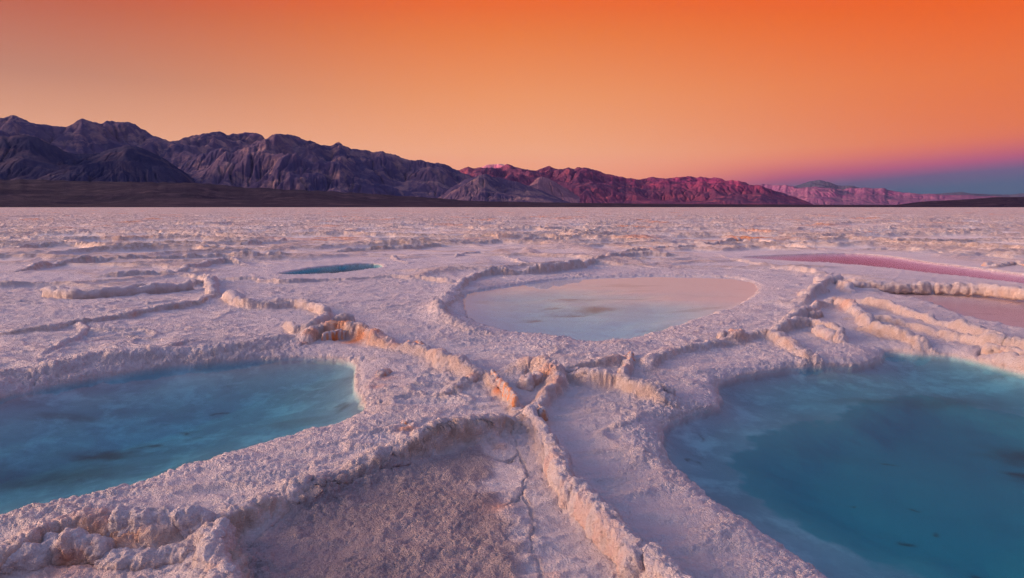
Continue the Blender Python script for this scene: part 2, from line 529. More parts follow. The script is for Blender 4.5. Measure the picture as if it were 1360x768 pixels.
# traced crests, drawn so that the steep face lies on the right-hand side of the direction of travel
# (points, height, steep width, gentle width, dirt, orange)
RIDGES = [
    # foreground
    ([(690, 536), (706, 556), (724, 582), (742, 612), (762, 642), (790, 672), (822, 703), (852, 733), (885, 762), (925, 805), (980, 870)], .045, .05, .10, .5, .0),
    ([(270, 862), (292, 800), (286, 740), (278, 702), (290, 682), (330, 663), (370, 648), (410, 634), (450, 617), (490, 601), (530, 590), (565, 579),
      (600, 568), (630, 559), (658, 549), (688, 540)], .10, .085, .20, .95, .0),
    ([(-120, 800), (-40, 752), (20, 722), (60, 700), (110, 688), (160, 690), (210, 694), (250, 690), (280, 688)], .08, .05, .22, .8, .05),
    ([(586, 514), (606, 503), (628, 495), (645, 491), (655, 497), (668, 512), (680, 524), (690, 536)], .07, .04, .05, .8, .35),
    ([(400, 446), (420, 436), (450, 434), (480, 438), (505, 446), (530, 451)], .10, .04, .25, .9, .9),
    ([(530, 451), (556, 455), (578, 462), (600, 472), (622, 480), (645, 490)], .10, .08, .08, .7, .2),
    ([(668, 478), (700, 476), (730, 482), (742, 494), (738, 508), (722, 522), (704, 534)], .10, .10, .05, .6, .35),
    ([(742, 492), (780, 495), (820, 500), (850, 510), (892, 520)], .09, .04, .12, .7, .05),
    ([(742, 482), (780, 476), (815, 472), (836, 470)], .08, .05, .18, .7, .2),
    ([(836, 470), (836, 484), (822, 498)], .08, .03, .03, .7, .3),
    ([(858, 486), (870, 472), (900, 463), (940, 455), (980, 450)], .06, .05, .15, .6, .1),
    # right cluster
    ([(955, 446), (985, 440), (1020, 437), (1045, 446), (1075, 462), (1110, 474)], .09, .05, .12, .7, .15),
    ([(1020, 436), (1045, 428), (1075, 425), (1100, 432), (1120, 446)], .09, .05, .10, .6, .1),
    ([(1040, 424), (1075, 405), (1105, 395), (1130, 402), (1150, 420), (1160, 432)], .10, .06, .12, .5, .25),
    ([(1060, 395), (1085, 380), (1105, 366), (1130, 380)], .11, .07, .12, .5, .1),
    ([(1140, 394), (1170, 401), (1204, 410), (1238, 419), (1289, 433), (1360, 450), (1440, 470)], .09, .04, .12, .6, .05),
    ([(1130, 416), (1170, 419), (1204, 425), (1255, 439), (1306, 449), (1360, 458), (1440, 476)], .08, .04, .12, .6, .0),
    ([(1143, 427), (1170, 434), (1204, 440), (1252, 455), (1299, 460), (1360, 468), (1440, 490)], .10, .035, .12, .9, .1),
    ([(1112, 368), (1133, 371), (1170, 373), (1204, 374), (1255, 375), (1310, 379), (1360, 384), (1440, 391), (1540, 402)], .10, .05, .25, .75, .0),
    ([(954, 335), (981, 342), (1022, 351), (1062, 356), (1105, 362)], .08, .10, .20, .4, .05),
    # rim round the middle pool
    ([(590, 412), (583, 400), (592, 390), (603, 382), (607, 373), (623, 364), (640, 357.5), (677, 356), (727, 354), (771, 347.5), (799, 341), (826, 334.5),
      (900, 334), (954, 335)], .14, .06, .25, .75, .08),
    ([(820, 330), (900, 325), (950, 322), (978, 316), (1028, 319)], .14, .06, .25, .9, .35),
    ([(583, 402), (592, 415), (610, 428), (650, 438)], .05, .10, .12, .3, .0),
    # left field
    ([(58, 378), (75, 382), (101, 385), (152, 382), (203, 378), (250, 374), (276, 370)], .09, .05, .25, .65, .0),
    ([(238, 360), (262, 363), (280, 368), (281, 378), (284, 387)], .10, .05, .07, .5, .0),
    ([(284, 367), (338, 368), (372, 371), (423, 369), (460, 368), (507, 365), (545, 366), (582, 369), (606, 373)], .07, .06, .18, .5, .05),
    ([(0, 438), (68, 431), (91, 427), (152, 419), (203, 409), (254, 401), (287, 387)], .055, .035, .30, .95, .0),
    ([(54, 470), (78, 456), (112, 437), (92, 428)], .03, .03, .03, .3, .0),
    ([(112, 437), (150, 437), (189, 436), (205, 441)], .03, .03, .04, .3, .0),
    ([(205, 463), (235, 458), (262, 450)], .03, .03, .06, .5, .0),
    ([(300, 386), (325, 397), (358, 398), (392, 397), (423, 402), (436, 411)], .12, .05, .12, .6, .05),
    ([(382, 420), (396, 434), (419, 431), (428, 420), (436, 411)], .10, .04, .05, .6, .1),
    ([(-60, 500), (0, 490), (51, 484), (118, 471), (176, 467), (237, 463), (321, 453), (365, 446), (410, 440)], .075, .16, .22, .35, .0),
    ([(20, 352), (85, 344), (162, 339), (237, 336), (294, 334), (338, 334), (399, 332)], .15, .06, .25, .9, .15),
    ([(0, 327), (85, 322), (152, 326), (237, 324), (304, 322), (345, 320), (386, 315)], .15, .06, .25, .9, .0),
    ([(128, 363), (186, 361), (238, 359)], .08, .05, .12, .7, .0),
    ([(230, 357), (265, 350), (300, 344), (330, 347)], .10, .06, .2, .6, .1),
    ([(440, 329), (494, 327), (552, 325), (609, 320), (677, 318.5), (711, 315), (778, 315)], .15, .06, .25, .85, .2),
    ([(602, 339), (629, 334), (650, 334)], .06, .05, .1, .4, .0),
    ([(670, 339), (690, 346), (711, 351)], .04, .04, .05, .3, .0),
    ([(521, 338), (530, 343), (543, 346)], .07, .05, .07, .5, .1),
    ([(1040, 322), (1100, 328), (1180, 328), (1260, 332), (1360, 338)], .12, .06, .2, .6, .1),
    ([(1310, 348), (1340, 343), (1400, 346)], .16, .08, .2, .8, .2),
]
CRACKS = [
    ([(690, 553), (683, 565), (676, 574)], .035, .008),
    ([(683, 578), (690, 600), (701, 622), (696, 645), (708, 677), (704, 726), (721, 757), (730, 800)], .008, .005),
    ([(742, 520), (734, 528), (726, 534)], .06, .012),
    ([(1306, 460), (1302, 466), (1296, 472)], .05, .02),
    ([(640, 600), (665, 606), (690, 600)], .015, .006),
    ([(700, 640), (690, 655), (664, 668)], .015, .007),
    ([(560, 600), (590, 590), (620, 582), (660, 575)], .02, .007),
    ([(345, 708), (332, 725), (318, 742)], .03, .01),
    ([(350, 702), (400, 668), (450, 647), (500, 630), (545, 618)], .022, .006),
    ([(560, 598), (590, 592), (612, 583)], .02, .006),
    ([(855, 720), (845, 735), (838, 748)], .02, .008),
    ([(770, 645), (756, 650), (746, 656)], .02, .008),
]
ORANGE_SPOTS = [(470, 445, .10, 1.0), (553, 455, .06, 1.), (668, 512, .05, 1.1), (720, 497, .09, .8), (700, 530, .03, .8), (512, 492, .08, .45), (542, 560, .05, .7), (120, 715, .22, .45),
                (660, 655, .07, .35), (720, 548, .05, .8), (833, 470, .05, .9), (968, 443, .09, .8), (995, 316, .7, 1.0), (1060, 322, .5, .4), (660, 582, .05, .3), (1130, 405, .2, .35), (412, 425, .07, .7),
                (500, 500, .06, .4), (735, 745, .05, .25)]


def seg_dist(X, Y, poly, idx):
    """distance, signed side and arclength fraction from points to an open polyline, only for the flat indices idx"""
    best = np.full(len(idx), 1e9, np.float32)
    side = np.zeros(len(idx), np.float32)
    frac = np.zeros(len(idx), np.float32)
    x, y = X[idx], Y[idx]
    L = np.r_[0, np.cumsum(np.hypot(*np.diff(poly, axis=0).T))]
    for i in range(len(poly) - 1):
        a, b = poly[i], poly[i + 1]
        v = b - a
        vv = float(v @ v) + 1e-12
        t = np.clip(((x - a[0]) * v[0] + (y - a[1]) * v[1]) / vv, 0, 1)
        ex, ey = x - a[0] - t * v[0], y - a[1] - t * v[1]
        d = np.sqrt(ex * ex + ey * ey)
        u_ = d < best
        best[u_] = d[u_]
        cr = v[0] * (y - a[1]) - v[1] * (x - a[0])
        side[u_] = np.sign(cr[u_])
        frac[u_] = (L[i] + t[u_] * (L[i + 1] - L[i]))
    return best, side, frac, L[-1]


def poly_sd(X, Y, poly, idx):
    """signed distance to a closed polygon (negative inside)"""
    q = np.vstack([poly, poly[:1]])
    d, _, _, _ = seg_dist(X, Y, q, idx)
    x, y = X[idx], Y[idx]
    ins = np.zeros(len(idx), bool)
    for i in range(len(poly)):
        x1, y1 = q[i]
        x2, y2 = q[i + 1]
        if y1 == y2:
            continue
        c = ((y1 > y) != (y2 > y)) & (x < (x2 - x1) * (y - y1) / (y2 - y1) + x1)
        ins ^= c
    return np.where(ins, -d, d)


def near(X, Y, poly, m):
    lo, hi = poly.min(0) - m, poly.max(0) + m
    return np.nonzero((X > lo[0]) & (X < hi[0]) & (Y > lo[1]) & (Y < hi[1]))[0]


def build_flat():
    # polar grid, dense inside the view, whole disc all round
    ph_d = np.linspace(R(-42), R(42), 1301)
    ext = R(42) + (R(180) - R(42)) * np.linspace(0, 1, 150)[1:] ** 1.3
    phi = np.r_[-ext[::-1][1:], ph_d, ext]                 # the last column closes the ring with the first
    rr = np.r_[np.geomspace(0.05, 1.6, 70)[:-1], np.geomspace(1.6, 30, 1080)[:-1], np.geomspace(30, 300, 330)[:-1], np.geomspace(300, 9000, 90)]
    PH, RR = np.meshgrid(phi, rr)
    shp = PH.shape
    X = (RR * np.sin(PH)).astype(np.float32).ravel()
    Y = (RR * np.cos(PH)).astype(np.float32).ravel()
    r = RR.astype(np.float32).ravel()
    N = len(X)
    nearm = np.nonzero(r < 34)[0]
    xn, yn = X[nearm], Y[nearm]
    # wandering of every traced line
    wx, wy = X.copy(), Y.copy()
    fall = np.clip(r[nearm] / 6, 0.5, 2.5)
    wx[nearm] += 0.030 * fall * fbm(xn * 3.1, yn * 3.1, 3, 11) + 0.010 * pnoise(xn * 17, yn * 17, 12)
    wy[nearm] += 0.030 * fall * fbm(xn * 3.1, yn * 3.1, 3, 31) + 0.010 * pnoise(xn * 17, yn * 17, 32)

    z = np.zeros(N, np.float32)
    ridge = np.zeros(N, np.float32)
    dirt = np.zeros(N, np.float32)
    orange = np.zeros(N, np.float32)
    # gentle relief and faint striations of the plates
    z[nearm] += 0.016 * fbm(xn * 0.55, yn * 0.55, 3, 51)
    # traced crests
    for k, (pts, h, ws, wg, dr, og) in enumerate(RIDGES):
        poly = trace(pts, h * 0.9, 3)
        idx = near(wx, wy, poly, 0.9)
        if not len(idx):
            continue
        d, side, s, L = seg_dist(wx, wy, poly, idx)
        hv = h * (0.84 + 0.55 * pnoise(s * 1.7 + k * 9.1, s * 0 + k + .37, 5) + 0.28 * pnoise(s * 6 + k, s * 0 + 3.3 + k, 6))
        hv = np.clip(hv, 0.12 * h, 1.3 * h) * np.where(float(np.hypot(*poly.mean(0))) > 6, 0.95, 0.85)
        wvar = 1 + 0.5 * pnoise(s * 2.9 + 3 * k, s * 0 + 1.7 * k + .21, 7)
        d = d / wvar * 1.15
        taper = sstep(-0.02, 0.16 + 0.05 * L, s) * sstep(-0.02, 0.16 + 0.05 * L, L - s)
        hv = hv * (0.25 + 0.75 * taper)
        top = 0.022
        prof_s = np.exp(-(np.maximum(d - top, 0) / (ws * 0.72)) ** 2)
        g = np.maximum(d - top, 0) / wg
        prof_g = 0.62 * np.exp(-(g * 2.2) ** 2) + 0.38 * np.exp(-g * 1.3)
        prof = np.where(side < 0, prof_s, prof_g)
        z[idx] = np.maximum(z[idx], z[idx] * 0.3 + hv * prof) + 0.15 * np.minimum(np.maximum(z[idx], 0), hv * prof)
        prox = np.where(side < 0, np.exp(-(d / (ws * 2.0)) ** 2), np.exp(-(d / (wg * 0.7)) ** 2))
        ridge[idx] = np.maximum(ridge[idx], prox * (0.4 + 0.6 * taper))
        dz_ = 1.15 * dr * np.where(side < 0, sstep(0.008, 0.045, d) * np.exp(-(np.maximum(d - .02, 0) / (ws * 1.7)) ** 2), 0.30 * np.exp(-(d / (min(wg, .10) * 0.6)) ** 2))
        dirt[idx] = np.maximum(dirt[idx], dz_)
        if og > 0:
            patchy = sstep(0.0, 0.5, pnoise(s * 4.1 + 7 * k, s * 0 + k * 1.7, 8))
            orange[idx] = np.maximum(orange[idx], og * patchy * np.exp(-(d / 0.06) ** 2))
    # procedural polygons of the far flat
    far = np.nonzero((r > 9) & (r < 2500))[0]
    xf, yf, rf = X[far], Y[far], r[far]
    qx = xf + 0.55 * fbm(xf * 0.35, yf * 0.35, 3, 71) + 0.10 * pnoise(xf * 2.1, yf * 2.1, 72)
    qy = yf + 0.55 * fbm(xf * 0.35, yf * 0.35, 3, 81) + 0.10 * pnoise(xf * 2.1, yf * 2.1, 82)
    netz = np.zeros(len(far), np.float32)
    netp = np.zeros(len(far), np.float32)
    for cell, hh, sd_, wgt in ((3.4, .14, 3, 1.0), (1.7, .06, 4, .8), (9.0, .17, 5, 1.0), (5.2, .13, 7, 1.0)):
        a, b = worley(qx / cell * 0.5, qy / cell, sd_, True)
        e = (b - a) * cell * 0.5
        amp = np.clip(0.72 + 0.75 * fbm(xf / (cell * 1.6), yf / (cell * 1.6), 2, 90 + sd_), 0.05, 1.3)
        wdt = 0.05 + 0.0036 * np.minimum(rf, 160)
        pr = np.exp(-(e / wdt) ** 2) * amp * wgt
        netz = np.maximum(netz, hh * pr)
        netp = np.maximum(netp, pr)
    lump = 0.5 + 0.5 * fbm(xf * 4.2, yf * 4.2, 2, 95)
    wfar = sstep(12, 22, rf)
    # keep the plates in the traced left field a little ridged as well
    wmid = sstep(9, 13, rf) * 0.55
    wn = np.maximum(wfar, wmid)
    netz *= 1.25 * wn * (0.75 + 0.5 * lump)
    for key in ('pink', 'far_left', 'far_right', 'middle'):
        pq = trace(POOLS[key]['px'], POOLS[key].get('wl', WL), 3, True)
        hit = near(xf, yf, pq, 2.2)
        calm = sstep(0.25, 2.0, poly_sd(xf, yf, pq, hit))
        netz[hit] *= calm
        netp[hit] *= calm
        zz_ = z[far[hit]]
        z[far[hit]] = zz_ * (0.25 + 0.75 * calm) if key in ('pink', 'far_left') else zz_
    z[far] = np.maximum(z[far], netz)
    ridge[far] = np.maximum(ridge[far], np.clip(netp, 0, 1) * wn)
    dirt[far] = np.maximum(dirt[far], np.clip(netp * 1.7, 0, 1) * np.clip(wn * 1.5, 0, 1) * np.clip(0.95 + 0.5 * pnoise(xf * 0.45, yf * 0.45, 97), 0, 1))
    orange[far] = np.maximum(orange[far], 0.75 * np.clip(netp, 0, 1) * wfar * sstep(0.42, 0.75, pnoise(xf * 0.23, yf * 0.23, 99)))

    # low folds of the crust in the near field
    nf = np.nonzero(r < 13)[0]
    ax_, ay_ = X[nf], Y[nf]
    qx = ax_ + 0.22 * fbm(ax_ * 1.3, ay_ * 1.3, 3, 171)
    qy = ay_ + 0.22 * fbm(ax_ * 1.3, ay_ * 1.3, 3, 181)
    for cell, hh, sd_ in ((0.75, .016, 13), (0.33, .008, 14)):
        a, b = worley(qx / cell, qy / cell * 1.15, sd_, True)
        e = (b - a) * cell * 0.5
        amp = np.clip(0.35 + 0.9 * fbm(ax_ * 0.8, ay_ * 0.8, 2, 190 + sd_), 0, 1.2)
        pr = np.exp(-(e / (0.035 * cell / 0.75 + 0.012)) ** 2) * amp
        z[nf] += hh * pr
        ridge[nf] = np.maximum(ridge[nf], 0.35 * pr)
        dirt[nf] = np.maximum(dirt[nf], 0.35 * pr)
    # cracks
    for pts, dep, wd in CRACKS:
        poly = trace(pts, 0.02, 3)
        idx = near(wx, wy, poly, 0.2)
        d, _, s, L = seg_dist(wx, wy, poly, idx)
        tp = sstep(0, 0.25 * L, s) * sstep(0, 0.25 * L, L - s)
        z[idx] -= dep * np.exp(-(d / wd) ** 2) * (0.35 + 0.65 * tp)
        dirt[idx] = np.maximum(dirt[idx], 0.4 * np.exp(-(d / (wd * 4)) ** 2))
    # clay pavement in the near foreground
    patch = np.zeros(N, np.float32)
    pp = trace(PATCH, 0.0, 3, True)
    idx = near(wx, wy, pp, 0.3)
    sdp = poly_sd(wx, wy, pp, idx)
    patch[idx] = sstep(0.07, -0.07, sdp + 0.05 * fbm(X[idx] * 6, Y[idx] * 6, 3, 41))
    z[idx] *= 1 - 0.6 * patch[idx]

    # pools
    bed = np.zeros(N, np.float32)
    stain = np.zeros(N, np.float32)
    rimm = np.zeros(N, np.float32)
    deepm = np.zeros(N, np.float32)
    peach = np.zeros(N, np.float32)
    pale = np.zeros(N, np.float32)
    pool_polys = {}
    for key, p in POOLS.items():
        wl = p.get('wl', WL)
        poly = trace(p['px'], wl, 3, True)
        pool_polys[key] = poly
        m = max(p['shore'] * 2.0, 0.5)
        idx = near(wx, wy, poly, m)
        scal = 0.35
        px_ = X + (wx - X) * scal
        py_ = Y + (wy - Y) * scal
        sd = poly_sd(px_, py_, poly, idx)
        jag = 0.012 * fbm(X[idx] * 9, Y[idx] * 9, 3, 61) * (2.0 if key in ('middle', 'far_right') else 1.0)
        sd = sd + jag
        out_ = sstep(0.0, p['shore'], sd)
        zin = z[idx]
        shore_z = wl - 0.004 + 0.35 * np.clip(sd, 0, 0.06)
        zo = shore_z + (zin - shore_z) * (out_ * 0.75 + 0.25 * np.clip(sd / p['shore'], 0, 1))
        # bed
        ins = np.clip(-sd, 0, None)
        depth = p['shelf'] * (1 - np.exp(-ins / p['slope'])) + 0.035 * sstep(0, 0.03, ins)
        depth = depth * (1 + 0.10 * fbm(X[idx] * 1.3, Y[idx] * 1.3, 3, 65))
        depth += p['extra'] * sstep(0.25, 1.3, ins + 0.25 * fbm(X[idx] * 1.1, Y[idx] * 1.1, 3, 66))
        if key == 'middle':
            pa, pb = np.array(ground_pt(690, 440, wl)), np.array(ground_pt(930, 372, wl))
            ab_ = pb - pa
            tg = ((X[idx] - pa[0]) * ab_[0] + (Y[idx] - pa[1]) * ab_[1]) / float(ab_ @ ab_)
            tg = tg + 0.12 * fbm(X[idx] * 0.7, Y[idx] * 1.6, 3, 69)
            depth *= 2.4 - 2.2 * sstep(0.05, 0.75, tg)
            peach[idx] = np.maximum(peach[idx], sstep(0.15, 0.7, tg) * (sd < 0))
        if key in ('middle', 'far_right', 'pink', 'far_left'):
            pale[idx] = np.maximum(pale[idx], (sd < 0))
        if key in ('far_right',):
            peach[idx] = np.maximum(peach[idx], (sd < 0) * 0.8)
        if key == 'right':
            dp = trace(DEEP, wl - 0.12, 3, True)
            sd2 = poly_sd(px_, py_, dp, idx) + 0.05 * fbm(X[idx] * 2.2, Y[idx] * 2.2, 4, 67)
            dps = sstep(0.15, 0.07, sd2 + 0.05 * fbm(X[idx] * 7, Y[idx] * 7, 3, 167))
            depth += 0.06 * sstep(0.12, -0.35, sd2)
            deepm[idx] = np.maximum(deepm[idx], dps * (sd < 0))
        zb = wl - depth
        inside = sd < 0
        z[idx] = np.where(inside, zb, np.where(sd < m, zo, zin))
        bedv = sstep(0.015, -0.03, sd)
        bed[idx] = np.maximum(bed[idx], bedv)
        dirt[idx] = np.maximum(dirt[idx], 0.55 * np.exp(-((sd - 0.004) / 0.022) ** 2))
        rimm[idx] = np.maximum(rimm[idx], np.exp(-np.clip(sd, 0, None) / (p['shore'] * 0.8)) * (sd > -0.02))
        keep = 1 - bedv
        ridge[idx] *= keep
        dirt[idx] *= 0.4 + 0.6 * keep
        orange[idx] *= keep
        # drifts of organic mud on the beds
        st = fbm(X[idx] * 0.8, Y[idx] * 2.3, 4, 68 + len(key))
        stv = 0.55 * sstep(0.45, 0.95, st) * sstep(0.10, 0.3, ins)
        stv *= {'pink': 0.3, 'far_left': 0.3, 'right': 0.12, 'left': 0.7, 'middle': 0.45}.get(key, 1.0)
        stain[idx] = np.maximum(stain[idx], stv)
    for (x0, y0, ax, ay, s) in [(140, 597, .26, .05, .9), (195, 585, .12, .025, .8), (70, 628, .45, .10, .75), (250, 567, .06, .012, .8), (295, 543, .03, .01, .8), (85, 633, .05, .02, .9), (453, 556, .04, .05, .6),
                                (760, 420, .28, .05, .75), (790, 416, .25, .06, .75), (709, 425, .14, .03, .7), (735, 413, .12, .025, .6), (760, 405, .3, .05, .45),
                                (1350, 600, .12, .06, .7), (1352, 625, .06, .03, .9), (1206, 720, .03, .012, .9), (1290, 764, .035, .02, .9), (1180, 612, .03, .008, .7), (1126, 663, .015, .006, .7), (1223, 671, .02, .006, .8), (1235, 707, .02, .006, .8),
                                (1150, 540, .35, .03, .35), (1250, 540, .4, .05, .4), (925, 628, .02, .012, .8), (925, 598, .015, .02, .6)]:
        cx, cy = ground_pt(x0, y0, WL - 0.15)
        idx = np.nonzero((np.abs(X - cx) < 1.2) & (np.abs(Y - cy) < 1.2))[0]
        dxn = (X[idx] - cx + 0.06 * fbm(X[idx] * 6, Y[idx] * 6, 3, 70)) / ax
        dyn = (Y[idx] - cy + 0.05 * fbm(X[idx] * 6, Y[idx] * 6, 3, 73)) / (ay * 2.2)
        stain[idx] = np.maximum(stain[idx], bed[idx] * s * np.exp(-(dxn ** 2 + dyn ** 2)))
    for (x0, y0, rad, s) in ORANGE_SPOTS:
        cx, cy = ground_pt(x0, y0, 0.06)
        idx = np.nonzero((np.abs(wx - cx) < rad * 2.5) & (np.abs(wy - cy) < rad * 2.5))[0]
        orange[idx] = np.maximum(orange[idx], s * np.exp(-((wx[idx] - cx) ** 2 + (wy[idx] - cy) ** 2) / rad ** 2))
    rimm = np.clip(rimm, 0, 1) * (1 - bed)

    # cauliflower crust: rounded lumps pushed out along the normal of the large form
    Z = z.reshape(shp)
    Xg, Yg = X.reshape(shp), Y.reshape(shp)
    P = np.stack([Xg, Yg, Z], -1)
    du = np.gradient(P, axis=1)
    dv = np.gradient(P, axis=0)
    nrm = np.cross(du, dv)
    nrm /= np.linalg.norm(nrm, axis=-1, keepdims=True) + 1e-12
    nrm *= np.sign(nrm[..., 2:3] + 1e-9)
    nrm = nrm.reshape(-1, 3).astype(np.float32)
    mid = np.nonzero(r < 16)[0]
    xm, ym = X[mid] + 0.012 * pnoise(X[mid] * 23, Y[mid] * 23, 21), Y[mid] + 0.012 * pnoise(X[mid] * 23, Y[mid] * 23, 22)
    rough = np.clip(ridge[mid] + 0.75 * rimm[mid], 0, 1) * (1 - bed[mid])
    crust = (1 - patch[mid]) * (1 - bed[mid])
    zm = z[mid]
    f_a = np.full(len(mid), .6, np.float32)
    f_b = np.full(len(mid), .6, np.float32)
    f_c = np.full(len(mid), .6, np.float32)
    live = np.nonzero(bed[mid] < 0.9)[0]
    f_a[live] = worley3(xm[live] / 0.085, ym[live] / 0.085, zm[live] / 0.085, 201)
    f_b[live] = worley3(xm[live] / 0.038, ym[live] / 0.038, zm[live] / 0.038, 202)
    live = np.nonzero((bed[mid] < 0.9) & (r[mid] < 9))[0]
    f_c[live] = worley3(xm[live] / 0.017, ym[live] / 0.017, zm[live] / 0.017, 203)
    la = 1 - np.clip(f_a * 1.15, 0, 1) ** 2
    lb = 1 - np.clip(f_b * 1.15, 0, 1) ** 2
    lc = 1 - np.clip(f_c * 1.15, 0, 1) ** 2
    patchy = 0.22 + 0.85 * sstep(-0.35, 0.6, fbm(xm * 1.9, ym * 1.9, 3, 25))
    nearw = sstep(12.5, 5.0, r[mid])
    big = sstep(0.1, 0.8, fbm(xm * 2.6, ym * 2.6, 2, 28))
    disp = rough * ((0.006 + 0.018 * big) * la + 0.012 * lb + 0.008 * lc) + crust * patchy * (0.003 * la * (0.4 + nearw) + 0.007 * lb + 0.006 * lc * nearw)
    disp += patch[mid] * dirt[mid] * (0.016 * la + 0.012 * lb)
    disp += patch[mid] * (0.0035 * lc + 0.003 * lb + 0.006 * fbm(xm * 9, ym * 9, 3, 27))
    stri = ridged(xm * 2.2 + 0.8 * ym, ym * 7.5 - xm * 1.2, 3, 29)
    disp += crust * (1 - rough) * 0.016 * (stri - 0.9)
    disp -= 0.006 * crust
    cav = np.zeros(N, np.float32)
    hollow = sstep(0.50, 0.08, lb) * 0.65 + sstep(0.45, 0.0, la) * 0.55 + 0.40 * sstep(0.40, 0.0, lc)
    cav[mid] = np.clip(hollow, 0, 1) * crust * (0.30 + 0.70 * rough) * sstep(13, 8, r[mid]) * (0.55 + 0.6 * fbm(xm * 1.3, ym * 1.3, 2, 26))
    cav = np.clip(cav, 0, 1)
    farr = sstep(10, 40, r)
    off = nrm[mid] * disp[:, None]
    Pf = P.reshape(-1, 3).astype(np.float32)
    Pf[mid] += off
    return grid_mesh('salt_flat', Pf.reshape(*shp, 3), False,
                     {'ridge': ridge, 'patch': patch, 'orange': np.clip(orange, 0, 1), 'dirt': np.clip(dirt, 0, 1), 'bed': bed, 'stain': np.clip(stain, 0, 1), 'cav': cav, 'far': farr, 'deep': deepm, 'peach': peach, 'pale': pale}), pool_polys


flat_me, POLYS = build_flat()
finish('ground', flat_me, SALT, 'structure', 'pale lavender salt flat broken into polygons by raised crusty ridges', 'salt flat')

# ------------------------------------------------------------------ water
for key, p in POOLS.items():
    poly = POLYS[key]
    wl = p.get('wl', WL)
    c = poly.mean(0)
    # closed body of water reaching under the crust on every side; the ground cuts its edge
    nrm2 = np.roll(poly, -1, 0) - np.roll(poly, 1, 0)
    nrm2 = np.stack([nrm2[:, 1], -nrm2[:, 0]], 1)
    nrm2 /= np.linalg.norm(nrm2, axis=1, keepdims=True) + 1e-9
    area = 0.5 * np.sum(poly[:, 0] * np.roll(poly[:, 1], -1) - np.roll(poly[:, 0], -1) * poly[:, 1])
    if area < 0:
        nrm2 = -nrm2
        poly = poly[::-1]
        nrm2 = nrm2[::-1]
    q = poly + nrm2 * 0.045
    n = len(q)
    vs = [(x, y, wl) for x, y in q] + [(x, y, wl - 1.0) for x, y in q]
    fs = [tuple(range(n)), tuple(range(2 * n - 1, n - 1, -1))] + [(i, i + n, (i + 1) % n + n, (i + 1) % n) for i in range(n)]
    me = bpy.data.meshes.new('water')
    me.from_pydata(vs, [], fs)
    me.update()
    finish('water', me, water_material('water_' + key, p['absorb'], p['dens'], p.get('rough', 0.02), p.get('gloss', 1.0)), 'structure', p['label'], 'pool')

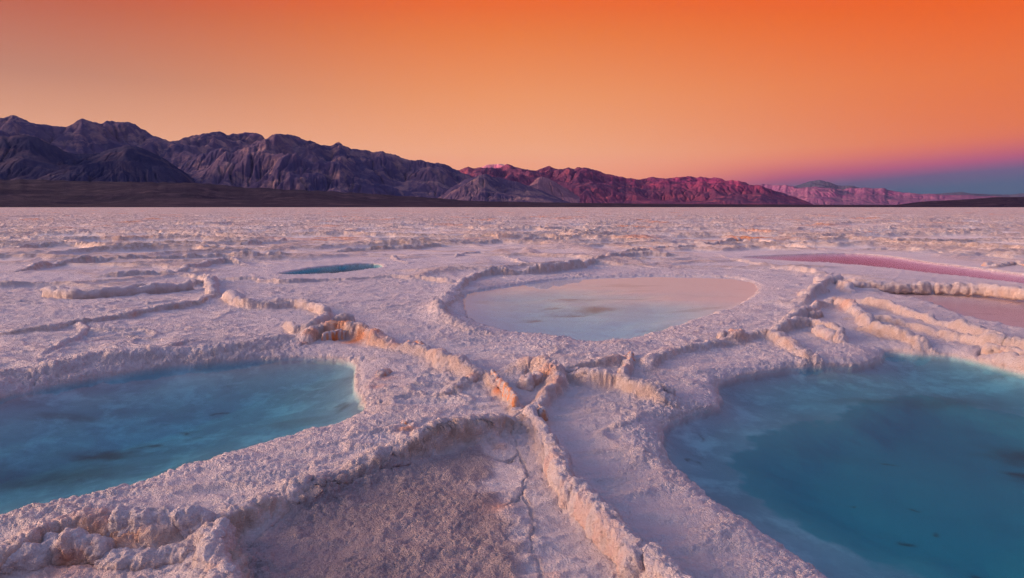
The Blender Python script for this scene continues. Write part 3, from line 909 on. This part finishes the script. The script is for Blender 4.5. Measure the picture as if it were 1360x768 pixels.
# ------------------------------------------------------------------ blocks and chunks of salt
def salt_block(label, path, half_w, height, seed, dirt=0.6, orange=0.0, name='salt_block', cat='salt block', group=None, base=0.0, lump=0.62, z_aim=None):
    """a knobbly block of salt that follows a traced line on the ground, sunk a little into it"""
    pl = trace(path, height * 0.6 if z_aim is None else z_aim, 6)
    L = np.r_[0, np.cumsum(np.hypot(*np.diff(pl, axis=0).T))]
    tot = L[-1]
    dist = float(np.hypot(*pl.mean(0)))
    step = max(0.0035, dist * 0.0016)
    nu = int(np.clip((tot + 2 * half_w) / step, 18, 220))
    nv = int(np.clip(2.6 * (half_w + height) / step, 20, 110))
    # arc length with rounded ends
    ue = np.linspace(-half_w, tot + half_w, nu)
    cx = np.interp(np.clip(ue, 0, tot), L, pl[:, 0])
    cy = np.interp(np.clip(ue, 0, tot), L, pl[:, 1])
    t0 = (pl[1] - pl[0]) / max(L[1], 1e-6)
    t1 = (pl[-1] - pl[-2]) / max(L[-1] - L[-2], 1e-6)
    lo, hi = np.minimum(ue, 0), np.maximum(ue - tot, 0)
    cx += lo * t0[0] + hi * t1[0]
    cy += lo * t0[1] + hi * t1[1]
    tx, ty = np.gradient(cx), np.gradient(cy)
    k_ = np.hypot(tx, ty)
    nx, ny = -ty / k_, tx / k_
    over = (np.abs(lo) + hi) / half_w
    rad = np.sqrt(np.clip(1 - over ** 2, 0.0004, 1))
    vary = 1 + 0.22 * pnoise(ue / (half_w * 2.2) + seed, ue * 0 + seed * .7, 401)
    rad = rad * vary
    th = np.linspace(0, 2 * math.pi, nv, endpoint=False)
    ct, st = np.cos(th), np.sin(th)
    sq = 1.0 / (np.abs(ct) ** 2.6 + np.abs(st) ** 2.6) ** (1 / 2.6)     # slightly boxy section
    ct, st = ct * sq, st * sq
    wv = 0.25 * half_w * pnoise(ue / (half_w * 3) + 5.1 * seed, ue * 0 + .5, 402)
    hv = height * (1 + 0.20 * pnoise(ue / (half_w * 3) + 1.7 * seed, ue * 0 + .9, 403))
    Xb = cx[:, None] + nx[:, None] * (rad[:, None] * half_w * ct[None] + wv[:, None])
    Yb = cy[:, None] + ny[:, None] * (rad[:, None] * half_w * ct[None] + wv[:, None])
    Zb = base + np.where(st[None] > 0, hv[:, None], 0.06) * rad[:, None] * st[None]
    N3 = np.stack([nx[:, None] * ct[None] / half_w, ny[:, None] * ct[None] / half_w, np.repeat(st[None], nu, 0) / height], -1)
    N3[..., 0] += ((hi - np.abs(lo)) / half_w)[:, None] * t1[0] / half_w
    N3[..., 1] += ((hi - np.abs(lo)) / half_w)[:, None] * t1[1] / half_w
    N3 /= np.linalg.norm(N3, axis=-1, keepdims=True)
    sc = np.clip(half_w / 0.05, 0.6, 3.0)
    xf_ = 0.013
    fl = lambda v: v.astype(np.float32).ravel()
    x3, y3, z3 = fl(Xb), fl(Yb), fl(Zb)
    la = 1 - np.clip(worley3(x3 / (.075 * sc), y3 / (.075 * sc), z3 / (.075 * sc), 500 + seed) * 1.15, 0, 1) ** 2
    lb = 1 - np.clip(worley3(x3 / (.032 * sc), y3 / (.032 * sc), z3 / (.032 * sc), 600 + seed) * 1.15, 0, 1) ** 2
    lc = 1 - np.clip(worley3(x3 / (.015 * sc), y3 / (.015 * sc), z3 / (.015 * sc), 700 + seed) * 1.15, 0, 1) ** 2
    dsp = (sc * lump * (0.024 * (la - .5) + 0.016 * (lb - .5) + 0.009 * (lc - .5))).reshape(nu, nv)
    ld = 1 - np.clip(worley3(x3 / xf_, y3 / xf_, z3 / xf_, 900 + seed) * 1.15, 0, 1) ** 2
    if dist < 8:
        dsp += (0.006 * (ld - .5) + 0.010 * pnoise(x3 * 31 + z3 * 17, y3 * 31 - z3 * 23, 910 + seed)).reshape(nu, nv)
    dsp *= np.minimum(1, rad * 1.4)[:, None]
    P = np.stack([Xb, Yb, Zb], -1) + N3 * dsp[..., None]
    P = np.concatenate([P, P[:, :1]], 1)[:, ::-1]
    low = np.clip(1 - np.repeat(st[None], nu, 0) * 0.9, 0, 1)
    dr = np.clip(dirt * (0.05 + low), 0, 1)
    pat = sstep(-0.15, 0.45, pnoise(x3 / (half_w * 1.4), y3 / (half_w * 1.4), 800 + seed)).reshape(nu, nv)
    og = np.clip(1.35 * orange * pat * (0.55 + 0.6 * low), 0, 1)
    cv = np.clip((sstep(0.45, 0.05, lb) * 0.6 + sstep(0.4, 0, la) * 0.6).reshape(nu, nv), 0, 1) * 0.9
    wrap = lambda v: np.concatenate([v, v[:, :1]], 1)[:, ::-1]
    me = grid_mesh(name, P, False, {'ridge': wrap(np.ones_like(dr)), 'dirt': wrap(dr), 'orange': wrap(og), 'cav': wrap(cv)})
    me.flip_normals()
    return finish(name, me, SALT, None, label, cat, group)


B = salt_block
G1 = 'salt blocks lined up along the foreground ridge'
B('narrow top block of the warm foreground ridge, just below the crossing of ridges', [(702, 546), (718, 570), (734, 598)], .035, .075, 1, .2, .05, group=G1, lump=.4)
B('bulging second block of the foreground ridge, pale with an orange cracked foot', [(738, 604), (748, 628), (760, 652)], .052, .090, 2, .2, .20, group=G1, lump=.4)
B('longest block of the foreground ridge, ending in a blunt rounded nose', [(770, 652), (795, 682), (822, 712), (846, 740)], .055, .095, 3, .2, .16, group=G1, lump=.4)
B('lowest block of the foreground ridge, running out of the bottom of the picture', [(868, 742), (900, 776), (950, 830)], .055, .095, 4, .2, .24, group=G1, lump=.4)
G2 = 'crusty salt blocks in the lower left corner'
B('upright knobbly block rising from the bottom edge left of the clay pavement', [(296, 800), (288, 750), (282, 712)], .058, .11, 5, .45, .15, group=G2)
B('pale cauliflower crest above the brown ledge in the lower left corner', [(165, 692), (205, 694), (245, 692), (272, 692)], .05, .10, 6, .25, .0, group=G2)
B('rounded ochre lump under the crust at the far lower left', [(92, 722), (128, 722)], .055, .085, 7, 1.0, .30, group=G2)
B('long brown ledge of crust below the pale cauliflower crest', [(150, 742), (200, 740), (244, 732)], .055, .045, 8, 1.0, .08, group=G2)
B('pale bulky crust left of the ochre lump at the bottom edge', [(-40, 752), (20, 740), (60, 730)], .07, .06, 9, .7, .05, group=G2)
G3 = 'upturned slabs around the crossing of ridges'
B('thin upright slab with an orange stained face left of the ridge crossing', [(654, 499), (668, 514), (686, 534)], .018, .085, 10, .7, .95, group=G3, lump=.55)
B('thick rounded mound block at the top of the ridge crossing', [(700, 508), (722, 500), (738, 500)], .05, .07, 11, .1, .35, group=G3, lump=1.1)
B('small orange chip standing in the ridge crossing', [(716, 541), (722, 550)], .020, .05, 12, .6, 1.0, name='salt_chunk', cat='salt chunk', lump=1.1)
B('low slab wall right of the ridge crossing, nearer half', [(748, 494), (785, 497), (818, 500)], .028, .075, 14, .55, .05, group=G3)
B('low slab wall right of the ridge crossing, farther right half', [(826, 502), (856, 512), (892, 520)], .032, .075, 15, .55, .03, group=G3)
B('orange tipped corner slab standing between two low slab walls', [(838, 470), (836, 484), (826, 496)], .018, .06, 16, .7, .75, group=G3, lump=.9)
G4 = 'orange faced crust right of the left pool'
B('broad crust slab with a striped orange face above the left pool', [(430, 449), (450, 446), (470, 445), (502, 450)], .022, .060, 17, .25, 1.0, group=G4, lump=1.2, base=.025)
B('small bright orange chunk on the crest right of the striped slab', [(544, 456), (562, 458)], .030, .060, 18, .8, 1.0, name='salt_chunk', cat='salt chunk', group=G4)
B('dark brown loose rock lying behind the striped orange slab', [(448, 423), (466, 422)], .045, .085, 19, 1.0, .1, name='rock', cat='rock', lump=.6)
B('tiny orange nugget on white crust above the clay pavement', [(538, 562), (546, 561)], .018, .030, 20, .6, 1.0, name='salt_chunk', cat='salt chunk')
B('pale peach knob on the white crust right of the left pool', [(506, 495), (516, 492)], .035, .035, 21, .5, .45, name='salt_chunk', cat='salt chunk')
G5 = 'broken crust blocks between the pale pool and the right pool'
B('tan block with orange ends at the left tip of the broken crust', [(960, 447), (985, 442)], .045, .085, 22, 1.0, .45, group=G5)
B('pale slab end lying beside a shallow hollow above the right pool', [(1088, 437), (1104, 446)], .06, .075, 23, .35, .1, group=G5)
B('pair of tan knobs on the crust above the right pool', [(1078, 418), (1090, 416)], .035, .075, 24, .9, .2, group=G5)
B('topmost heap of broken crust right of the pale pool', [(1092, 372), (1112, 370)], .10, .12, 25, .4, .1, group=G5)
B('flat tan slab tilted just under the topmost heap', [(1068, 390), (1095, 385)], .07, .07, 26, .8, .25, group=G5)
B('small orange chip among the broken crust right of the pale pool', [(1124, 407), (1131, 410)], .035, .06, 27, .7, .9, name='salt_chunk', cat='salt chunk')
G6 = 'blocks of the long salt wall at the right edge'
B('left block of the long salt wall behind the brownish pool', [(1136, 377), (1180, 378), (1232, 379)], .06, .085, 28, .6, .05, group=G6, lump=1.1)
B('right block of the long salt wall, reaching the edge of the picture', [(1246, 379), (1310, 382), (1370, 388)], .06, .095, 29, .65, .05, group=G6, lump=1.1)
B('tan cracked ledge above the far shore of the right pool', [(1312, 462), (1345, 466), (1400, 478)], .045, .075, 30, 1.0, .15, group=G6)
B('squat tan block beyond the pink pool at the right edge', [(1318, 352), (1345, 350), (1380, 353)], .16, .055, 31, .95, .2, group=G6, lump=1.2)
G7 = 'orange chunks on the far flat'
B('larger orange chunk on the distant crest above the pale pool', [(992, 320), (1008, 320)], .12, .15, 32, .9, 1.0, name='salt_chunk', cat='salt chunk', group=G7)
B('smaller orange chunk left of its neighbour on the distant crest', [(972, 318), (980, 318)], .11, .13, 33, .9, 1.0, name='salt_chunk', cat='salt chunk', group=G7)
B('white heap at the right end of the distant orange chunks', [(1014, 320), (1026, 321)], .13, .16, 34, .4, .1, group=G7)
B('low orange streaked slab farthest out on the right of the flat', [(1142, 310), (1164, 310)], .16, .12, 35, .9, .9, name='salt_chunk', cat='salt chunk', group=G7)
G8 = 'salt walls on the left flat'
B('long fringed salt wall on the left flat', [(64, 386), (101, 390), (152, 387), (203, 383), (250, 379)], .075, .12, 36, .75, .0, group=G8)
B('short knotted salt heap where the walls of the left flat meet', [(276, 372), (281, 380), (283, 388)], .07, .10, 37, .4, .0, group=G8)
B('pair of lumps leading into the curled ridge on the left flat', [(304, 391), (318, 397)], .09, .11, 38, .5, .05, group=G8)
B('curled ridge of salt on the left flat, bending towards the pool', [(345, 402), (392, 402), (422, 408), (434, 414)], .05, .10, 39, .6, .05, group=G8)

# ------------------------------------------------------------------ mountains
def erode(h, U, dx, dy, K, m=0.45, iters=22):
    """implicit stream power erosion with uplift: carves branching valleys; the first and last rows are base level"""
    nr, nc = h.shape
    n = nr * nc
    idx = np.arange(n).reshape(nr, nc)
    fixed = np.zeros((nr, nc), bool)
    fixed[0] = fixed[-1] = True
    fx = fixed.ravel()
    nb = [(-1, -1), (-1, 0), (-1, 1), (0, -1), (0, 1), (1, -1), (1, 0), (1, 1)]
    for it in range(iters):
        h = np.where(fixed, h, h + U)
        best = np.zeros((nr, nc))
        rec = idx.copy()
        dist = np.ones((nr, nc))
        hp = np.pad(h, 1, constant_values=1e9)
        ip = np.pad(idx, 1)
        for oy, ox in nb:
            dl = math.hypot(ox * dx, oy * dy)
            sl = (h - hp[1 + oy:1 + oy + nr, 1 + ox:1 + ox + nc]) / dl
            u_ = sl > best
            best = np.where(u_, sl, best)
            rec = np.where(u_, ip[1 + oy:1 + oy + nr, 1 + ox:1 + ox + nc], rec)
            dist = np.where(u_, dl, dist)
        order = np.argsort(h.ravel())
        rl = rec.ravel().tolist()
        A_ = [dx * dy] * n
        for i in order[::-1].tolist():
            j = rl[i]
            if j != i:
                A_[j] += A_[i]
        F = (K * np.power(np.array(A_), m) / dist.ravel())
        F[fx] = 0
        F = F.tolist()
        hl = h.ravel().tolist()
        for i in order.tolist():
            j = rl[i]
            if j != i:
                f = F[i]
                hl[i] = (hl[i] + f * hl[j]) / (1 + f)
        h = np.array(hl).reshape(nr, nc)
        q = np.pad(h, 1, mode='edge')
        h = np.where(fixed, h, h * 0.993 + 0.007 * 0.25 * (q[:-2, 1:-1] + q[2:, 1:-1] + q[1:-1, :-2] + q[1:-1, 2:]))
    return h


def mountain(name, label, skyline, r_foot, r_crest, r_back, mat, seed, spur=900.0, rough=0.5, foot_drop=0.0, ncol=420, nrow=170, ease=1.1, carve=1.0, cat='mountain'):
    """a range whose crest carries the traced skyline: a polar height field from foot over crest to back slope,
    worn down by running water"""
    px = catmull(skyline, 5)
    azs = np.array([math.atan2(*(ray(x, y)[:2])) for x, y in px])
    els = np.array([ray(x, y)[2] / math.hypot(*ray(x, y)[:2]) for x, y in px])
    a = np.linspace(azs[0], azs[-1], ncol)
    el_ = np.interp(a, azs, els)
    jg = a * F0
    el_ = el_ + rough * (1.5 / F0) * (fbm(jg / 14, jg * 0 + seed, 4, seed + 41)) * sstep(0, .03, el_)
    rr_ = np.linspace(r_foot, r_back, nrow)
    A, RR_ = np.meshgrid(a, rr_)
    xx, yy = RR_ * np.sin(A), RR_ * np.cos(A)
    wob = 0.22 * (r_crest - r_foot) * np.clip(fbm(A * r_crest / (spur * 2.5), A * 0 + seed, 3, seed), -1, 1)
    rc = r_crest + wob
    t = np.where(RR_ < rc, (RR_ - r_foot) / (rc - r_foot), 1 - (RR_ - rc) / (r_back - rc))
    t = np.clip(t, 0, 1)
    top = (el_ * r_crest)[None]
    h0 = top * t ** ease
    n1 = fbm(xx / spur, yy / spur, 5, seed + 9)
    n2 = fbm(xx / spur * 0.5, yy / spur * 0.5, 3, seed + 19)
    h0 = h0 * (1 + 0.30 * rough * n2) + top * 0.55 * rough * n1 * sstep(0, .3, t)
    dx, dy = r_crest * (a[1] - a[0]), rr_[1] - rr_[0]
    if carve > 0:
        U = top * t ** 1.0 * (0.055 + 0.03 * np.clip(n2, -1, 1))
        h = erode(h0 * 0.6, U, dx, dy, 0.030 * carve, m=0.5, iters=20)
        hn = ridged(xx / spur * 3.1, yy / spur * 3.1, 4, seed + 29) - 0.9
        h = h + top * 0.035 * rough * hn * sstep(0.05, 0.4, t) * (1 + n1)
    else:
        h = h0
    h = np.clip(h, 0, None)
    cur = (h / RR_).max(0)
    win = max(5, int(ncol / 28)) | 1
    k = np.convolve(np.pad(cur, win // 2, mode='edge'), np.ones(win) / win, 'valid')
    k = 0.55 * k + 0.45 * cur
    hgt = h * (el_ / np.maximum(k, 1e-6))[None]
    zz = hgt + CAM_H * (t > 0) - 6.0 * (t <= 0) - foot_drop
    P = np.stack([xx, yy, zz], -1)
    return finish(name, grid_mesh(name, P), mat, 'structure', label, cat)


ROCK_DARK = rock_material('rock_dark', (0.018, 0.020, 0.066), (0.040, 0.034, 0.080), (0.085, 0.056, 0.088), 0.0011)  # evening blue of shade and haze partly put into these rock colours
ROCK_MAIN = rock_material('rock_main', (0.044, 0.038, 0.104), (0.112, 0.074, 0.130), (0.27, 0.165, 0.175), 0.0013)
ROCK_RED = rock_material('rock_red', (0.085, 0.034, 0.088), (0.17, 0.046, 0.100), (0.32, 0.078, 0.120), 0.0011)
ROCK_PALE = rock_material('rock_pale', (0.36, 0.26, 0.25), (0.44, 0.33, 0.30), (0.32, 0.23, 0.22), 0.0016)
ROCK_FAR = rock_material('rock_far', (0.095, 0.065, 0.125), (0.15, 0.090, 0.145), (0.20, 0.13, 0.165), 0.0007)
ROCK_HUMP = rock_material('rock_hump', (0.20, 0.105, 0.15), (0.28, 0.145, 0.18), (0.17, 0.085, 0.13), 0.0016)
ROCK_TEAL = rock_material('rock_haze_tint', (0.020, 0.050, 0.070), (0.030, 0.065, 0.080), (0.045, 0.080, 0.090), 0.0006)  # blue of the far haze put into the peak colour
FAN = rock_material('fan_gravel', (0.010, 0.008, 0.027), (0.022, 0.015, 0.036), (0.062, 0.040, 0.060), 0.0022)

mountain('mountain', 'tall jagged mountain range at the far left with olive tinted crest',
         [(-420, 178), (-300, 160), (-180, 168), (-80, 152), (0, 155), (20, 155), (41, 163), (61, 166), (88, 167), (108, 160), (132, 163), (145, 161), (172, 164), (189, 171), (203, 178),
          (216, 185), (233, 186), (250, 181), (287, 176), (308, 178), (335, 176), (348, 181), (360, 190), (420, 215), (500, 245), (560, 268)],
         8200, 11500, 14000, ROCK_MAIN, 11, 1100, 0.75, ncol=560, nrow=200)
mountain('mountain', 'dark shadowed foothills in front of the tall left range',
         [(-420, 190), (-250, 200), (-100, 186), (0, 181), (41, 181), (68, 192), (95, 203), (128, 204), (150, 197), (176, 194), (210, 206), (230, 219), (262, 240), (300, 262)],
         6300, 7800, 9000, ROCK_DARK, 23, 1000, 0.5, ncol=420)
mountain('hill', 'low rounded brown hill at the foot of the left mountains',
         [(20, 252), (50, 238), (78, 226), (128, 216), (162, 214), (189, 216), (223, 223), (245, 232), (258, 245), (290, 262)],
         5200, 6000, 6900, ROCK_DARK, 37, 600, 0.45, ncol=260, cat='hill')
mountain('mountain', 'main rugged mountain mass left of centre with gullied purple slopes',
         [(205, 262), (225, 238), (240, 220), (262, 208), (287, 199), (321, 194), (345, 187), (365, 179), (379, 178), (399, 183), (423, 191), (436, 194), (450, 190), (467, 197), (491, 201), (511, 202),
          (528, 207), (541, 212), (557, 213), (575, 216), (592, 219), (606, 226), (640, 240), (680, 256), (720, 270)],
         6100, 8400, 10200, ROCK_MAIN, 41, 700, 0.8, ncol=480, nrow=230)
mountain('hill', 'brown purple spur standing in front of the centre range',
         [(575, 268), (592, 255), (616, 240), (640, 232), (657, 235), (690, 243), (724, 255), (751, 267), (770, 272)],
         5000, 6000, 7000, ROCK_MAIN, 53, 520, 0.6, ncol=260, cat='hill')
mountain('hill', 'small pale hump behind the brown spur',
         [(690, 262), (704, 246), (717, 235), (731, 239), (748, 248), (770, 262)],
         7300, 8100, 8900, ROCK_HUMP, 59, 420, 0.4, ncol=140, nrow=110, cat='hill')
mountain('mountain', 'long range right of centre with magenta sunlit crest',
         [(560, 250), (590, 232), (606, 227), (622, 223), (643, 222), (660, 223), (677, 220), (694, 224), (707, 226), (727, 222), (741, 224), (761, 223), (785, 224), (805, 231), (832, 236), (856, 238),
          (871, 235), (886, 237), (907, 234.5), (924, 235), (951, 237), (974, 240), (991, 243), (1012, 248), (1035, 255), (1059, 263), (1080, 271)],
         10500, 13500, 16000, ROCK_RED, 61, 900, 0.7, ncol=480, nrow=200)
mountain('mountain', 'pale distant summit peeping over the centre range',
         [(600, 240), (630, 226), (645, 220), (660, 218), (672, 219), (690, 226), (720, 240)],
         19000, 21000, 23500, ROCK_PALE, 67, 1200, 0.4, ncol=120, nrow=90)
mountain('mountain', 'faraway pink lit range low on the right horizon',
         [(960, 262), (1001, 247), (1039, 246), (1062, 249), (1089, 248.5), (1116, 251), (1137, 250), (1171, 250), (1181, 253), (1204, 256), (1238, 258), (1269, 259), (1299, 260), (1345, 262), (1420, 264), (1600, 268)],
         23000, 28000, 32000, ROCK_FAR, 71, 1800, 0.6, ncol=520)
mountain('mountain', 'blue grey peak behind the faraway pink range',
         [(1000, 262), (1040, 252), (1059, 246), (1079, 240.6), (1093, 240), (1106, 244), (1120, 247), (1133, 247.4), (1160, 254), (1200, 262)],
         42000, 46000, 51000, ROCK_TEAL, 79, 2600, 0.5, ncol=220, nrow=110)
mountain('mountain', 'hazy blue ridge lowest on the right horizon',
         [(1150, 264), (1204, 258), (1238, 258), (1269, 255.5), (1299, 257.5), (1333, 258.5), (1360, 257), (1420, 254), (1500, 258), (1620, 262)],
         44000, 48000, 53000, ROCK_TEAL, 83, 2600, 0.5, ncol=220, nrow=110)
mountain('hill', 'low dark bank at the right edge of the flat',
         [(1150, 274), (1191, 272), (1225, 268), (1282, 265), (1323, 262), (1360, 261.5), (1450, 256), (1600, 250), (1800, 262)],
         3600, 5200, 6500, FAN, 89, 900, 0.35, ncol=300, nrow=100, cat='hill')
# long gravel fan under the whole range
mountain('terrain', 'smooth dark gravel fan sloping down to the edge of the salt',
         [(-500, 240), (-200, 236), (0, 238), (120, 241), (250, 243), (330, 249), (450, 255), (560, 262), (650, 267), (760, 269.5), (900, 271), (1080, 272), (1250, 272.6), (1400, 273), (1700, 273)],
         2600, 5600, 6300, FAN, 97, 1400, 0.45, ncol=520, nrow=140, ease=1.35, carve=0, cat='terrain')

# unseen western range behind the photographer, its crest shaped to cast the evening shadow
def western_range():
    ax = np.array([SUN_H.x, SUN_H.y])
    tx = np.array([-ax[1], ax[0]])
    s = np.linspace(19000, 31000, 60)
    tt = np.linspace(-30000, 30000, 300)
    T, S = np.meshgrid(tt, s)
    prof = 1 - np.abs(S - 25000) / 5800
    top = 2925 + 350 * sstep(-8500, -9600, T) + 60 * fbm(T / 5000, T * 0, 3, 301)
    h = np.clip(prof, 0, 1) * top * (1 + 0.12 * (ridged(T / 2500, S / 4000, 4, 303) - 0.9) * sstep(1, 0.7, prof))
    P = np.stack([ax[0] * S + tx[0] * T, ax[1] * S + tx[1] * T, h - 5], -1)
    finish('mountain', grid_mesh('mountain', P), ROCK_DARK, 'structure', 'unseen western range behind the viewpoint, shaped to shade the flat and slopes', 'mountain')


western_range()

# ------------------------------------------------------------------ air
def air():
    m, t, out = material('haze_air')
    pv = t.new('ShaderNodeVolumePrincipled')
    pv.inputs['Color'].default_value = (0.45, 0.55, 1.0, 1)
    pv.inputs['Density'].default_value = 2.8e-6
    pv.inputs['Anisotropy'].default_value = 0.2
    t.l.new(pv.outputs[0], out.inputs['Volume'])
    X0, X1, Y0, Y1, Z0, Z1 = -60000, 60000, -40000, 54000, -12, 3600
    vs = [(x, y, z) for z in (Z0, Z1) for x, y in ((X0, Y0), (X1, Y0), (X1, Y1), (X0, Y1))]
    fs = [(3, 2, 1, 0), (4, 5, 6, 7), (0, 1, 5, 4), (1, 2, 6, 5), (2, 3, 7, 6), (3, 0, 4, 7)]
    me = bpy.data.meshes.new('haze')
    me.from_pydata(vs, [], fs)
    me.update()
    finish('haze', me, m, 'stuff', 'thin blue evening haze between the viewpoint and the far ranges', 'haze')


air()
